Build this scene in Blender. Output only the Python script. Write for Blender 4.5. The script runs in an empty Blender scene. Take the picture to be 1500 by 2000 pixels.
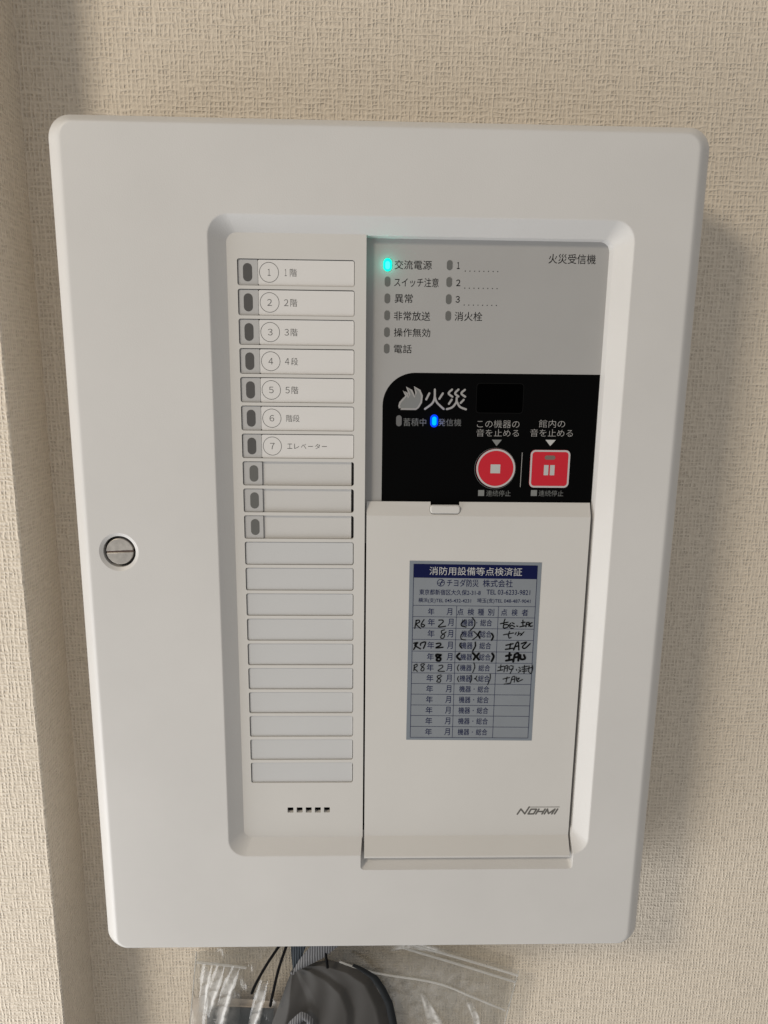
import bpy, bmesh, math, random
from mathutils import Vector, Matrix
random.seed(7)
scene = bpy.context.scene
COL = scene.collection
ZC = 1500.0            # height of the panel centre above the floor, mm

# ---------------------------------------------------------------- camera
cam_d = bpy.data.cameras.new("camera")
cam = bpy.data.objects.new("camera", cam_d); COL.objects.link(cam)
R0 = Vector((0.99962, -0.0248527, 0.0119288)); R1 = Vector((0.0067495, -0.1989026, -0.9799960)); R2 = Vector((0.0267282, 0.9797041, -0.1986593))
M = Matrix((R0, -R1, -R2)).transposed().to_4x4()
M.translation = Vector((-0.007475, -0.365023, (ZC + 113.361) / 1000))
cam.matrix_world = M
cam_d.sensor_fit = 'VERTICAL'; cam_d.sensor_height = 36.0; cam_d.lens = 36.0 * 1390 / 2000
cam_d.clip_start = 0.01; cam_d.clip_end = 50
scene.camera = cam

# ---------------------------------------------------------------- light
world = bpy.data.worlds.new("World"); scene.world = world; world.use_nodes = True
bg = world.node_tree.nodes["Background"]
bg.inputs[0].default_value = (1.0, 0.98, 0.955, 1); bg.inputs[1].default_value = 0.36

def area_lamp(name, pos, target, sx, sy, power, color):
    d = bpy.data.lights.new(name, 'AREA'); d.shape = 'RECTANGLE'; d.size = sx; d.size_y = sy
    d.energy = power; d.color = color
    o = bpy.data.objects.new(name, d); COL.objects.link(o)
    p = Vector(pos); o.location = p
    o.rotation_euler = (Vector(target) - p).to_track_quat('-Z', 'Y').to_euler()
    return o
# daylight from a low window beside the wall, to the left
area_lamp("window_light", (-1.10, -0.46, 0.66), (0.0, 0.0, 1.42), 1.1, 1.3, 19.0, (0.98, 0.99, 1.0))
# warm ceiling lamp, upper left
area_lamp("ceiling_light", (-1.75, -1.75, 3.15), (0.0, 0.0, 1.5), 0.5, 0.5, 34.0, (1.0, 0.87, 0.69))
# the two lit lamps on the panel
def point_lamp(name, pos, power, color, r):
    d = bpy.data.lights.new(name, 'POINT'); d.energy = power; d.color = color; d.shadow_soft_size = r
    o = bpy.data.objects.new(name, d); COL.objects.link(o); o.location = pos
point_lamp("green_lamp_light", (0.00305, 0.0072, (ZC + 164.1) / 1000), 0.0009, (0.02, 1.0, 0.72), 0.001)
point_lamp("blue_lamp_light", (0.0285, 0.0075, (ZC + 86.3) / 1000), 0.0012, (0.0, 0.12, 1.0), 0.001)

scene.view_settings.view_transform = 'Standard'; scene.view_settings.look = 'None'
scene.view_settings.exposure = 0.0; scene.view_settings.gamma = 1.0
scene.cycles.use_denoising = True
scene.cycles.max_bounces = 8; scene.cycles.transparent_max_bounces = 16

# hand-drawn outlines (mm)
HAND = [(0.55,[[(21.11,-22.34),(20.36,-27.1)],[(20.83,-22.64),(22.52,-22.34),(22.82,-23.53),(21.16,-24.72),(23.47,-27.09)],[(25.33,-22.04),(23.97,-24.41),(24.01,-25.9),(25.14,-26.19),(25.69,-25.3),(24.54,-24.71)],[(33.52,-22.31),(35.5,-22.3),(35.81,-23.49),(33.34,-26.17),(37.3,-25.86)],[(47.93,-22.09),(46.17,-23.76),(46.12,-25.54),(48.64,-26.25)],[(51.84,-20.77),(53.33,-22.85),(53.16,-25.82),(50.98,-28.22)]]),(0.55,[[(70.01,-21.61),(69.28,-24.29)],[(67.57,-24.3),(71.79,-23.39)],[(69.57,-24.59),(69.38,-26.68),(71.65,-26.37),(71.86,-24.88),(69.59,-24.89)],[(73.24,-23.98),(72.46,-25.47)],[(74.08,-23.68),(75.24,-24.27)],[(72.78,-26.37),(73.86,-25.17),(75.61,-26.06)],[(73.38,-26.97),(74.8,-26.96)],[(76.73,-25.58),(77.31,-25.82)],[(79.19,-23.67),(81.17,-23.36)],[(79.97,-22.18),(80.15,-25.75)],[(78.46,-26.06),(81.56,-25.45)],[(82.04,-23.66),(81.88,-26.05)],[(82.04,-23.66),(83.45,-23.54),(83.4,-25.74)],[(82.09,-24.73),(83.33,-24.55)],[(85.16,-23.65),(84.06,-24.25),(84.14,-25.74),(85.44,-25.56)]]),(0.49,[[(36.79,-27.95),(35.11,-28.55),(35.43,-30.05),(36.88,-30.94),(36.36,-32.74),(34.94,-32.74),(35.18,-31.24),(37.67,-29.14)],[(47.05,-29.42),(45.97,-31.22),(46.33,-33.32),(48.62,-33.79)],[(52.99,-28.81),(54.87,-30.6),(54.81,-31.8),(52.6,-33.6)],[(72.9,-28.76),(72.15,-31.16)],[(69.57,-30.75),(75.22,-29.65)],[(72.44,-31.16),(72.79,-32.66),(73.92,-32.36)],[(76.63,-29.35),(76.12,-30.55)],[(78.04,-29.05),(77.81,-30.25)],[(77.29,-31.15),(78.94,-29.94),(79.84,-30.84)],[(79.0,-31.14),(80.89,-29.04)]]),(0.85,[[(56.4,-28.8),(55.61,-30.6),(56.55,-32.69)],[(62.99,-29.98),(63.92,-31.78),(63.15,-33.88)]]),(0.67,[[(19.97,-35.77),(22.23,-35.47),(20.56,-36.97),(23.73,-39.07)],[(21.41,-36.67),(20.04,-39.38)],[(23.69,-36.97),(23.94,-35.76),(26.48,-35.16),(25.43,-38.77)],[(32.47,-36.05),(34.46,-35.74),(34.77,-36.95),(32.25,-38.46),(36.23,-38.15)],[(45.84,-35.72),(45.6,-37.23),(46.5,-38.43)],[(54.08,-35.1),(54.17,-37.51),(52.84,-40.23)],[(71.28,-36.88),(75.24,-35.97)],[(73.81,-35.97),(73.38,-38.99)],[(71.1,-39.3),(75.37,-38.68)],[(76.94,-35.66),(75.7,-39.59)],[(76.94,-35.66),(78.05,-35.06),(78.56,-39.59)],[(76.18,-37.78),(78.44,-37.17)],[(79.81,-35.96),(82.63,-35.05),(80.48,-37.77),(81.96,-38.67),(84.68,-35.95)]]),(1.04,[[(34.93,-42.68),(32.65,-42.5),(32.97,-43.9),(34.98,-44.5),(34.74,-46.02),(33.02,-45.9),(33.27,-44.5),(35.22,-42.68)],[(45.47,-41.76),(44.1,-43.58),(45.87,-45.4)],[(52.88,-41.44),(54.38,-43.26),(53.6,-45.39)],[(56.33,-41.74),(55.25,-43.56),(56.47,-45.38)],[(63.77,-41.73),(64.7,-43.55),(63.67,-46.29)],[(71.57,-43.23),(74.41,-42.62)],[(73.49,-41.41),(73.39,-45.36)],[(71.7,-45.97),(75.12,-45.36)],[(76.4,-42.32),(75.75,-46.58)],[(76.4,-42.32),(78.38,-41.71),(78.59,-45.96)],[(76.21,-44.14),(78.48,-43.65)],[(79.58,-42.62),(79.98,-45.05),(82.27,-44.74),(81.58,-42.61)]]),(0.43,[[(20.52,-48.77),(20.3,-52.12)],[(20.23,-48.77),(21.93,-48.16),(21.96,-49.38),(20.56,-50.6),(22.31,-52.43)],[(25.93,-47.85),(24.22,-48.16),(24.53,-49.38),(25.99,-50.59),(25.45,-52.12),(24.3,-51.81),(24.56,-50.59),(26.22,-48.16)],[(34.25,-49.06),(35.96,-48.75),(36.28,-49.97),(33.76,-52.11),(37.5,-52.41)],[(45.4,-48.44),(44.6,-50.27),(45.23,-52.1)],[(53.67,-47.21),(54.33,-49.65),(53.31,-53.01)],[(67.56,-49.94),(70.7,-49.33)],[(68.93,-48.41),(68.8,-51.78)],[(67.08,-52.08),(70.22,-51.47)],[(71.28,-49.33),(70.85,-52.69)],[(71.28,-49.33),(72.7,-49.02),(72.57,-52.39)],[(71.16,-50.55),(72.76,-50.24)],[(73.58,-49.32),(73.95,-51.16),(75.95,-50.85)],[(74.43,-49.02),(75.9,-49.63),(74.36,-53.61)],[(77.7,-51.16),(78.02,-51.77)],[(79.08,-49.93),(79.97,-50.54)],[(79.15,-51.46),(80.03,-51.77)],[(78.94,-52.99),(80.34,-52.07)],[(80.81,-49.93),(83.95,-49.31)],[(82.18,-48.7),(82.15,-53.61)],[(80.87,-51.15),(84.02,-50.84)],[(81.22,-52.38),(83.8,-52.07)],[(84.79,-49.01),(84.7,-52.68)],[(84.3,-50.54),(86.86,-49.92)],[(86.51,-48.7),(86.89,-50.54),(86.19,-53.6),(85.29,-52.99)]]),(0.43,[[(35.55,-54.56),(33.56,-55.17),(33.88,-56.4),(35.34,-57.32),(35.09,-58.86),(33.36,-58.55),(33.9,-57.32),(35.97,-55.17)],[(45.34,-55.47),(44.93,-57.01),(45.73,-58.55)],[(52.5,-54.55),(52.88,-57.0),(52.09,-59.16)],[(55.69,-55.16),(55.17,-56.7),(56.1,-58.23)],[(63.13,-53.93),(63.25,-56.69),(61.96,-60.39)],[(54.49,-56.82),(54.9,-57.0)],[(70.47,-56.99),(74.18,-56.07)],[(72.73,-55.76),(72.29,-58.84)],[(71.19,-60.08),(74.92,-59.46)],[(75.61,-55.76),(74.91,-59.15)],[(75.61,-55.76),(77.04,-55.45),(76.92,-58.84)],[(75.4,-57.3),(76.94,-56.99)],[(77.92,-55.76),(78.32,-57.92),(79.69,-56.37),(78.55,-56.68)],[(78.32,-57.92),(78.93,-58.53),(81.47,-57.3)]])]
KASAI = [[(28.44,102.55),(28.4,98.37),(27.22,95.4),(23.54,92.49)],[(28.53,98.87),(29.71,95.92),(33.31,92.59)],[(25.6,100.56),(24.07,97.44)],[(32.68,100.64),(30.91,97.81)],[(37.42,102.66),(35.68,100.67),(37.73,98.97)],[(40.76,102.69),(39.08,100.71),(40.88,99.1)],[(44.12,102.58),(42.33,100.74),(44.39,99.04)],[(40.0,98.5),(39.73,96.03),(37.8,93.53),(34.97,92.51)],[(40.06,96.53),(41.81,93.82),(45.02,92.52)],[(37.43,97.49),(35.99,95.25)],[(43.69,97.46),(42.14,95.81)]]
FLAME = [(10.43,92.35),(10.0,93.98),(10.47,95.71),(12.19,97.61),(13.56,99.1),(12.11,101.83),(14.13,100.43),(14.67,98.13),(15.28,99.95),(13.82,103.71),(16.34,101.93),(18.06,98.51),(18.71,100.73),(17.8,103.76),(20.58,101.98),(21.78,99.29),(21.46,95.83),(20.01,93.34),(18.78,92.34)]
# ---------------------------------------------------------------- materials
def mat(name, color, rough=0.5, metal=0.0, spec=0.5, emit=None, estr=0.0):
    m = bpy.data.materials.new(name); m.use_nodes = True
    b = m.node_tree.nodes["Principled BSDF"]
    b.inputs["Base Color"].default_value = (*color, 1); b.inputs["Roughness"].default_value = rough
    b.inputs["Metallic"].default_value = metal; b.inputs["Specular IOR Level"].default_value = spec
    if emit:
        b.inputs["Emission Color"].default_value = (*emit, 1); b.inputs["Emission Strength"].default_value = estr
    return m
def N(m, t, **kw):
    n = m.node_tree.nodes.new(t)
    for k, v in kw.items():
        if k in n.inputs: n.inputs[k].default_value = v
        else: setattr(n, k, v)
    return n
def L(m, a, ao, b, bi): m.node_tree.links.new(a.outputs[ao], b.inputs[bi])
def B(m): return m.node_tree.nodes["Principled BSDF"]
def grain(m, scale, dist, strength=1.0, var=0.0, vscale=30.0):
    """fine moulded grain as bump, plus slight colour wear"""
    tc = N(m, "ShaderNodeTexCoord")
    n = N(m, "ShaderNodeTexNoise", Scale=scale, Detail=2.0)
    L(m, tc, "Object", n, "Vector")
    bp = N(m, "ShaderNodeBump", Strength=strength, Distance=dist)
    L(m, n, "Fac", bp, "Height"); L(m, bp, "Normal", B(m), "Normal")
    if var:
        n2 = N(m, "ShaderNodeTexNoise", Scale=vscale, Detail=5.0, Roughness=0.6)
        L(m, tc, "Object", n2, "Vector")
        c = B(m).inputs["Base Color"].default_value[:3]
        r = N(m, "ShaderNodeValToRGB")
        r.color_ramp.elements[0].position = 0.3; r.color_ramp.elements[1].position = 0.7
        r.color_ramp.elements[0].color = (*[x * (1 - var) for x in c], 1)
        r.color_ramp.elements[1].color = (*[min(1, x * (1 + var * 0.5)) for x in c], 1)
        L(m, n2, "Fac", r, "Fac"); L(m, r, "Color", B(m), "Base Color")
    return m
PLASTIC = grain(mat("offwhite_plastic", (0.61, 0.598, 0.582), 0.42, spec=0.4), 1500, 0.00008, 0.7, 0.045, 11)
PLASTIC_IN = grain(mat("offwhite_plastic_inner", (0.60, 0.585, 0.56), 0.45, spec=0.4), 1500, 0.00006, 0.5, 0.03, 14)
CARD_WHITE = grain(mat("white_card", (0.68, 0.665, 0.65), 0.6, spec=0.3), 900, 0.00003, 0.5, 0.02, 30)
CARD_GREY = grain(mat("grey_blank_card", (0.55, 0.552, 0.553), 0.4, spec=0.4), 900, 0.00003, 0.5, 0.02, 30)
CARD_BEIGE = grain(mat("beige_blank_card", (0.57, 0.56, 0.545), 0.5, spec=0.4), 900, 0.00003, 0.5, 0.03, 30)
LENS_GREY = mat("grey_lens_plate", (0.46, 0.455, 0.45), 0.35)
LAMP_DARK = mat("unlit_lamp_dark", (0.085, 0.082, 0.08), 0.35)
LAMP_GREY = mat("unlit_lamp_grey", (0.125, 0.125, 0.118), 0.4)
LAMP_BLACKFIELD = mat("unlit_lamp_on_black", (0.13, 0.13, 0.13), 0.4)
GAP = mat("dark_gap", (0.02, 0.02, 0.02), 0.7)
SEAM = mat("shaded_seam", (0.10, 0.10, 0.098), 0.7)
INK_GREY = mat("grey_print", (0.075, 0.075, 0.075), 0.7, spec=0.2)
INK_BLACK = mat("black_print", (0.004, 0.004, 0.005), 0.7, spec=0.04)
INK_NAVY = mat("navy_print", (0.007, 0.011, 0.055), 0.7, spec=0.05)
INK_LIGHT = mat("pale_grey_print", (0.33, 0.32, 0.31), 0.6, spec=0.2)
INK_MID = mat("mid_grey_print", (0.20, 0.205, 0.20), 0.6, spec=0.2)
INK_SILVER = mat("silver_print", (0.46, 0.46, 0.45), 0.5, spec=0.3)
PEN = mat("felt_pen_ink", (0.003, 0.003, 0.0035), 0.6, spec=0.06)
FILM = grain(mat("grey_printed_film", (0.37, 0.365, 0.358), 0.38, spec=0.35), 1200, 0.00002, 0.4, 0.03, 25)
BLACK = grain(mat("black_printed_film", (0.0008, 0.0008, 0.0009), 0.4, spec=0.06), 1200, 0.00002, 0.4)
BLACKER = mat("smoked_window", (0.0001, 0.0001, 0.0001), 0.25, spec=0.02)
RED = grain(mat("red_key", (0.52, 0.014, 0.028), 0.42, spec=0.3), 1200, 0.00002, 0.3)
RIMW = mat("white_key_rim", (0.48, 0.44, 0.44), 0.5)
STICKER = grain(mat("silver_foil_sticker", (0.235, 0.262, 0.295), 0.42, metal=0.3), 500, 0.00002, 0.4, 0.06, 40)
STICK_IN = grain(mat("pale_blue_foil", (0.25, 0.270, 0.295), 0.42, metal=0.25), 500, 0.00002, 0.4, 0.06, 40)
NAVY_BAND = mat("navy_band", (0.004, 0.007, 0.050), 0.5, spec=0.12)
LOGO = mat("grey_logo_print", (0.115, 0.11, 0.10), 0.6)
NICKEL = grain(mat("worn_nickel", (0.50, 0.47, 0.43), 0.42, metal=0.75), 400, 0.00006, 0.6, 0.22, 220)
DARKMET = mat("dark_lock_sleeve", (0.03, 0.028, 0.022), 0.5, metal=0.3)
SLOTM = grain(mat("scratched_slot", (0.20, 0.15, 0.13), 0.35, metal=0.7), 900, 0.0002, 0.8, 0.4, 500)
GREEN_ON = mat("lit_green_lamp", (0.0, 0.05, 0.04), 0.4, spec=0.1, emit=(0.0, 1.0, 0.66), estr=1.3)
GREEN_HOT = mat("lit_green_core", (0.0, 0.05, 0.05), 0.4, spec=0.1, emit=(0.10, 1.0, 0.88), estr=1.1)
BLUE_ON = mat("lit_blue_lamp", (0.0, 0.0, 0.05), 0.4, spec=0.05, emit=(0.0, 0.05, 1.0), estr=1.3)
BLUE_HOT = mat("lit_blue_core", (0.0, 0.02, 0.05), 0.4, spec=0.05, emit=(0.0, 0.60, 1.0), estr=0.95)
POUCH = grain(mat("grey_nylon", (0.058, 0.055, 0.052), 0.6, spec=0.25), 2500, 0.00003, 0.4, 0.08, 40)
POUCH_TRIM = grain(mat("charcoal_trim", (0.014, 0.016, 0.018), 0.8, spec=0.15), 3000, 0.00004, 0.4)
CORD = grain(mat("black_cord", (0.004, 0.004, 0.0045), 0.8, spec=0.08), 3000, 0.00005, 0.4)
BOOK = grain(mat("slate_cover", (0.008, 0.014, 0.018), 0.5, spec=0.15), 800, 0.00003, 0.4, 0.1, 60)
PAPER = grain(mat("cream_paper", (0.55, 0.48, 0.41), 0.7), 300, 0.0001, 0.5, 0.05, 40)

def ribbon_mat(name, c0, c1):
    m = mat(name, c0, 0.7)
    tc = N(m, "ShaderNodeTexCoord"); w = N(m, "ShaderNodeTexWave", Scale=190.0, Distortion=1.2)
    L(m, tc, "Object", w, "Vector")
    r = N(m, "ShaderNodeValToRGB"); r.color_ramp.elements[0].color = (*c0, 1); r.color_ramp.elements[1].color = (*c1, 1)
    L(m, w, "Fac", r, "Fac"); L(m, r, "Color", B(m), "Base Color")
    bp = N(m, "ShaderNodeBump", Strength=0.8, Distance=0.0003); L(m, w, "Fac", bp, "Height"); L(m, bp, "Normal", B(m), "Normal")
    return m
RIBBON = ribbon_mat("woven_grey_ribbon", (0.045, 0.046, 0.05), (0.19, 0.19, 0.20))
RIBBON_NAVY = ribbon_mat("woven_navy_ribbon", (0.010, 0.016, 0.024), (0.028, 0.04, 0.052))

def wallpaper():
    """woven-look vinyl wallpaper: two crossed sets of irregular threads as relief"""
    m = mat("woven_wallpaper", (0.56, 0.49, 0.405), 0.62, spec=0.25)
    tc = N(m, "ShaderNodeTexCoord")
    sep = N(m, "ShaderNodeSeparateXYZ"); L(m, tc, "Object", sep, 0)
    xy = N(m, "ShaderNodeMath", operation='ADD'); L(m, sep, 0, xy, 0); L(m, sep, 1, xy, 1)
    def noise(scale, off, detail=1.5):
        mp = N(m, "ShaderNodeMapping"); mp.inputs["Scale"].default_value = scale; mp.inputs["Location"].default_value = off
        L(m, tc, "Object", mp, "Vector")
        n = N(m, "ShaderNodeTexNoise", Scale=1.0, Detail=detail, Roughness=0.5); L(m, mp, "Vector", n, "Vector"); return n
    def maths(op, a, bb, c=None):
        n = N(m, "ShaderNodeMath", operation=op)
        for i, q in enumerate((a, bb, c)):
            if q is None: continue
            if isinstance(q, (int, float)): n.inputs[i].default_value = q
            else: L(m, q[0], q[1], n, i)
        return n
    def threads(src, pitch, long_, across, off):
        ph = noise(long_, off); am = noise(across, (off[1], off[0], off[2]))
        p = maths('MULTIPLY', (src[0], src[1]), 2 * math.pi / pitch)
        q = maths('MULTIPLY_ADD', (ph, "Fac"), 8.0, (p, 0))
        s = maths('SINE', (q, 0), 0)
        r = N(m, "ShaderNodeMapRange"); r.inputs["From Min"].default_value = 0.38; r.inputs["From Max"].default_value = 0.60; r.inputs["To Min"].default_value = 0.22
        L(m, am, "Fac", r, "Value")
        k = maths('MULTIPLY', (s, 0), (r, 0)); return k
    hz = threads((sep, 2), 0.0025, (110, 110, 300), (190, 190, 300), (3, 1, 7))
    vt = threads((xy, 0), 0.0023, (300, 300, 110), (300, 300, 190), (11, 5, 2))
    mx = N(m, "ShaderNodeMath", operation='SMOOTH_MAX'); mx.inputs[2].default_value = 0.5
    L(m, hz, 0, mx, 0); L(m, vt, 0, mx, 1)
    fine = noise((900, 900, 900), (0, 0, 0), 2.0); mid = noise((300, 300, 420), (4, 4, 4), 2.0)
    f1 = maths('MULTIPLY_ADD', (fine, "Fac"), 0.85, (mx, 0)); fm = maths('MULTIPLY_ADD', (mid, "Fac"), 1.5, (f1, 0))
    bp = N(m, "ShaderNodeBump", Strength=1.0, Distance=WALL_BUMP); L(m, fm, 0, bp, "Height"); L(m, bp, "Normal", B(m), "Normal")
    nr = N(m, "ShaderNodeMapRange"); nr.inputs["From Min"].default_value = 0.3; nr.inputs["From Max"].default_value = 1.9; L(m, fm, 0, nr, "Value")
    cr = N(m, "ShaderNodeValToRGB")
    cr.color_ramp.elements[0].color = (0.60, 0.525, 0.43, 1); cr.color_ramp.elements[1].color = (0.77, 0.685, 0.57, 1)
    L(m, nr, 0, cr, "Fac"); L(m, cr, "Color", B(m), "Base Color")
    return m
WALL_BUMP = 0.00032
WALLPAPER = wallpaper()

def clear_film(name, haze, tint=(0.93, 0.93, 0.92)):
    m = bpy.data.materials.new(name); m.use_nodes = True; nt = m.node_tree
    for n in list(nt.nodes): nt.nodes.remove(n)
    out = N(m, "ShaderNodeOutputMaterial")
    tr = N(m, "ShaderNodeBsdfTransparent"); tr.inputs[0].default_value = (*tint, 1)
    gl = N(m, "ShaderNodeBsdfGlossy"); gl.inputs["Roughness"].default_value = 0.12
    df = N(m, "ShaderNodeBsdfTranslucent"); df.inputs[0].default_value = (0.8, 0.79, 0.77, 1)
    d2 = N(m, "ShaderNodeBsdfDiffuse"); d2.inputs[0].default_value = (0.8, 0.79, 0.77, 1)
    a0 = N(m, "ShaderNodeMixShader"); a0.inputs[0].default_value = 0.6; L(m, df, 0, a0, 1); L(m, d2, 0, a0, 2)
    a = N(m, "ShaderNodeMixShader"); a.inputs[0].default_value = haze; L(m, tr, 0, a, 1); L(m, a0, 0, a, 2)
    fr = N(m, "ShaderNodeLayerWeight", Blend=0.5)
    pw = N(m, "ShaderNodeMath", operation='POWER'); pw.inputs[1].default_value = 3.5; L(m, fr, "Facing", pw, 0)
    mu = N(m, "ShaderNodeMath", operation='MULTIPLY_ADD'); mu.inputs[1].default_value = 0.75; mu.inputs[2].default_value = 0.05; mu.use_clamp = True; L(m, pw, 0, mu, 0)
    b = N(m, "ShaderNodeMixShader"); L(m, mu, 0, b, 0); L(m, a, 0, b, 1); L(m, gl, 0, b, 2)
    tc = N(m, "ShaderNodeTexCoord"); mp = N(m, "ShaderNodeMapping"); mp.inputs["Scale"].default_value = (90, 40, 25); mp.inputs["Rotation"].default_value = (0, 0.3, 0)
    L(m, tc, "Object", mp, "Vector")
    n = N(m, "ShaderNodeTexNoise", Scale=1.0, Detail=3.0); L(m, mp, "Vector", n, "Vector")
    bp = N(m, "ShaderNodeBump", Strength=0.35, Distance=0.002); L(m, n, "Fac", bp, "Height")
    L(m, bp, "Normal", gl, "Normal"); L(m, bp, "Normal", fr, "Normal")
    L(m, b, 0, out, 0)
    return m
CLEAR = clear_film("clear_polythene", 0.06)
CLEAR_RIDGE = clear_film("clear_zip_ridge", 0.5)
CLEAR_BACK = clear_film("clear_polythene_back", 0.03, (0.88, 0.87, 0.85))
CREASE = clear_film("painted_highlight", 0.5)  # highlights of the crinkled bag, painted as whitish haze
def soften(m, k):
    """the pale haze, painted as a highlight along creases, fades towards its edges"""
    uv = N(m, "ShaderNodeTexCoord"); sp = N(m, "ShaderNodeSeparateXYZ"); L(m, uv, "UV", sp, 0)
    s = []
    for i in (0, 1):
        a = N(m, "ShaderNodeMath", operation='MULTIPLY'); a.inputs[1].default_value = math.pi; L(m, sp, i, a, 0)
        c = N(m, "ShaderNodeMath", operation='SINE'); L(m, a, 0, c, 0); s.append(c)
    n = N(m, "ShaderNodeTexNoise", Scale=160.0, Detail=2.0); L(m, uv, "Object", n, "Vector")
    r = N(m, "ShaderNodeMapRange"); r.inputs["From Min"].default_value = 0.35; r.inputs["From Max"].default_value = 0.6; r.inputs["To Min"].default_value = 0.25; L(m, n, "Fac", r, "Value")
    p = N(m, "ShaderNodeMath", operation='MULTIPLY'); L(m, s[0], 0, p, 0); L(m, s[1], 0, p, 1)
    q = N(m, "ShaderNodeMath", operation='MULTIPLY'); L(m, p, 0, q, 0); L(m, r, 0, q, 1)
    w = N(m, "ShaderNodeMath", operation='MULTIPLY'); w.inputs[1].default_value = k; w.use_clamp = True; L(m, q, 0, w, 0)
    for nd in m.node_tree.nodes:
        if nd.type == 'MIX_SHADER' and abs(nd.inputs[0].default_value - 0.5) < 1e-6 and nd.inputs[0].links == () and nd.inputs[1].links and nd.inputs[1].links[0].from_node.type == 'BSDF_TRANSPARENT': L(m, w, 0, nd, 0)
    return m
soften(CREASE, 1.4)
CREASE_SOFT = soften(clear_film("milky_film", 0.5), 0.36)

# ---------------------------------------------------------------- builders (all coordinates in mm about the panel centre; y runs into the wall)
ORG = {}
def finish(name, me, m, parent=None, angle=30, bevel=0.0, wn=False, segs=2):
    """me: mesh in mm coordinates -> ONE object, its origin at its own middle"""
    xs = [v.co for v in me.vertices]
    c = Vector([(min(p[i] for p in xs) + max(p[i] for p in xs)) / 2 for i in range(3)])
    me.transform(Matrix.Translation(-c)); me.transform(Matrix.Scale(0.001, 4))
    if m: me.materials.clear(); me.materials.append(m)
    me.name = name
    if angle is not None:
        me.polygons.foreach_set("use_smooth", [True] * len(me.polygons))
        me.set_sharp_from_angle(angle=math.radians(angle))
    o = bpy.data.objects.new(name, me); COL.objects.link(o)
    w = Vector((c.x, c.y, c.z + ZC)) * 0.001
    ORG[o] = w
    if parent: o.parent = parent; o.location = w - ORG[parent]
    else: o.location = w
    if bevel:
        b = o.modifiers.new("edge", 'BEVEL'); b.width = bevel * 0.001; b.segments = segs; b.limit_method = 'ANGLE'; b.angle_limit = math.radians(40)
        b.harden_normals = False
    if wn:
        k = o.modifiers.new("normals", 'WEIGHTED_NORMAL'); k.keep_sharp = True
    return o
def mesh(verts, faces):
    me = bpy.data.meshes.new("mesh"); me.from_pydata([tuple(v) for v in verts], [], faces); me.update(); return me
def empty(name, loc, label, cat, group=None):
    o = bpy.data.objects.new(name, None); COL.objects.link(o); o.empty_display_size = 0.05
    w = Vector((loc[0], loc[1], loc[2] + ZC)) * 0.001
    o.location = w; ORG[o] = w; o["label"] = label; o["category"] = cat
    if group: o["group"] = group
    return o
def rrect(x0, x1, z0, z1, r, n=6):
    """rounded rectangle, counter-clockwise seen from the room"""
    pts = []
    for cx, cz, a0 in ((x1 - r, z1 - r, 0), (x0 + r, z1 - r, 90), (x0 + r, z0 + r, 180), (x1 - r, z0 + r, 270)):
        for k in range(n + 1):
            a = math.radians(a0 + 90 * k / n); pts.append((cx + r * math.cos(a), cz + r * math.sin(a)))
    return pts
def circle(cx, cz, r, n=48): return [(cx + r * math.cos(2 * math.pi * k / n), cz + r * math.sin(2 * math.pi * k / n)) for k in range(n)]
def stadium(cx, cz, w, h, n=8): return rrect(cx - w / 2, cx + w / 2, cz - h / 2, cz + h / 2, min(w, h) / 2 - 0.001, n)
def loft(rings, closed=False, cap0=False, cap1=False):
    """rings: lists of (x, y, z) with equal counts"""
    n = len(rings[0]); V = [p for r in rings for p in r]; F = []
    K = len(rings)
    for i in range(K if closed else K - 1):
        a, b = i * n, ((i + 1) % K) * n
        for j in range(n): F.append((a + j, b + j, b + (j + 1) % n, a + (j + 1) % n))
    if cap0: F.append(tuple(range(n)))
    if cap1: F.append(tuple(reversed(range((K - 1) * n, K * n))))
    me = mesh(V, F); fixn(me); return me
def fixn(me):
    bm = bmesh.new(); bm.from_mesh(me); bmesh.ops.recalc_face_normals(bm, faces=bm.faces); bm.to_mesh(me); bm.free()
def prism(loop, y0, y1):
    """solid with its face towards the room at y0 and its back at y1"""
    return loft([[(x, y0, z) for x, z in loop], [(x, y1, z) for x, z in loop]], cap0=True, cap1=True)
def sheet(loop, y):
    me = mesh([(x, y, z) for x, z in loop], [tuple(range(len(loop)))])
    if me.polygons[0].normal.y > 0: me.flip_normals()
    return me
def box(x0, x1, y0, y1, z0, z1): return prism([(x1, z1), (x0, z1), (x0, z0), (x1, z0)], y0, y1)
def ring(loop_out, loop_in, y):
    n = len(loop_out); V = [(x, y, z) for x, z in loop_out] + [(x, y, z) for x, z in loop_in]
    F = [(j, (j + 1) % n, n + (j + 1) % n, n + j) for j in range(n)]
    me = mesh(V, F)
    if me.polygons[0].normal.y > 0: me.flip_normals()
    return me
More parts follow.
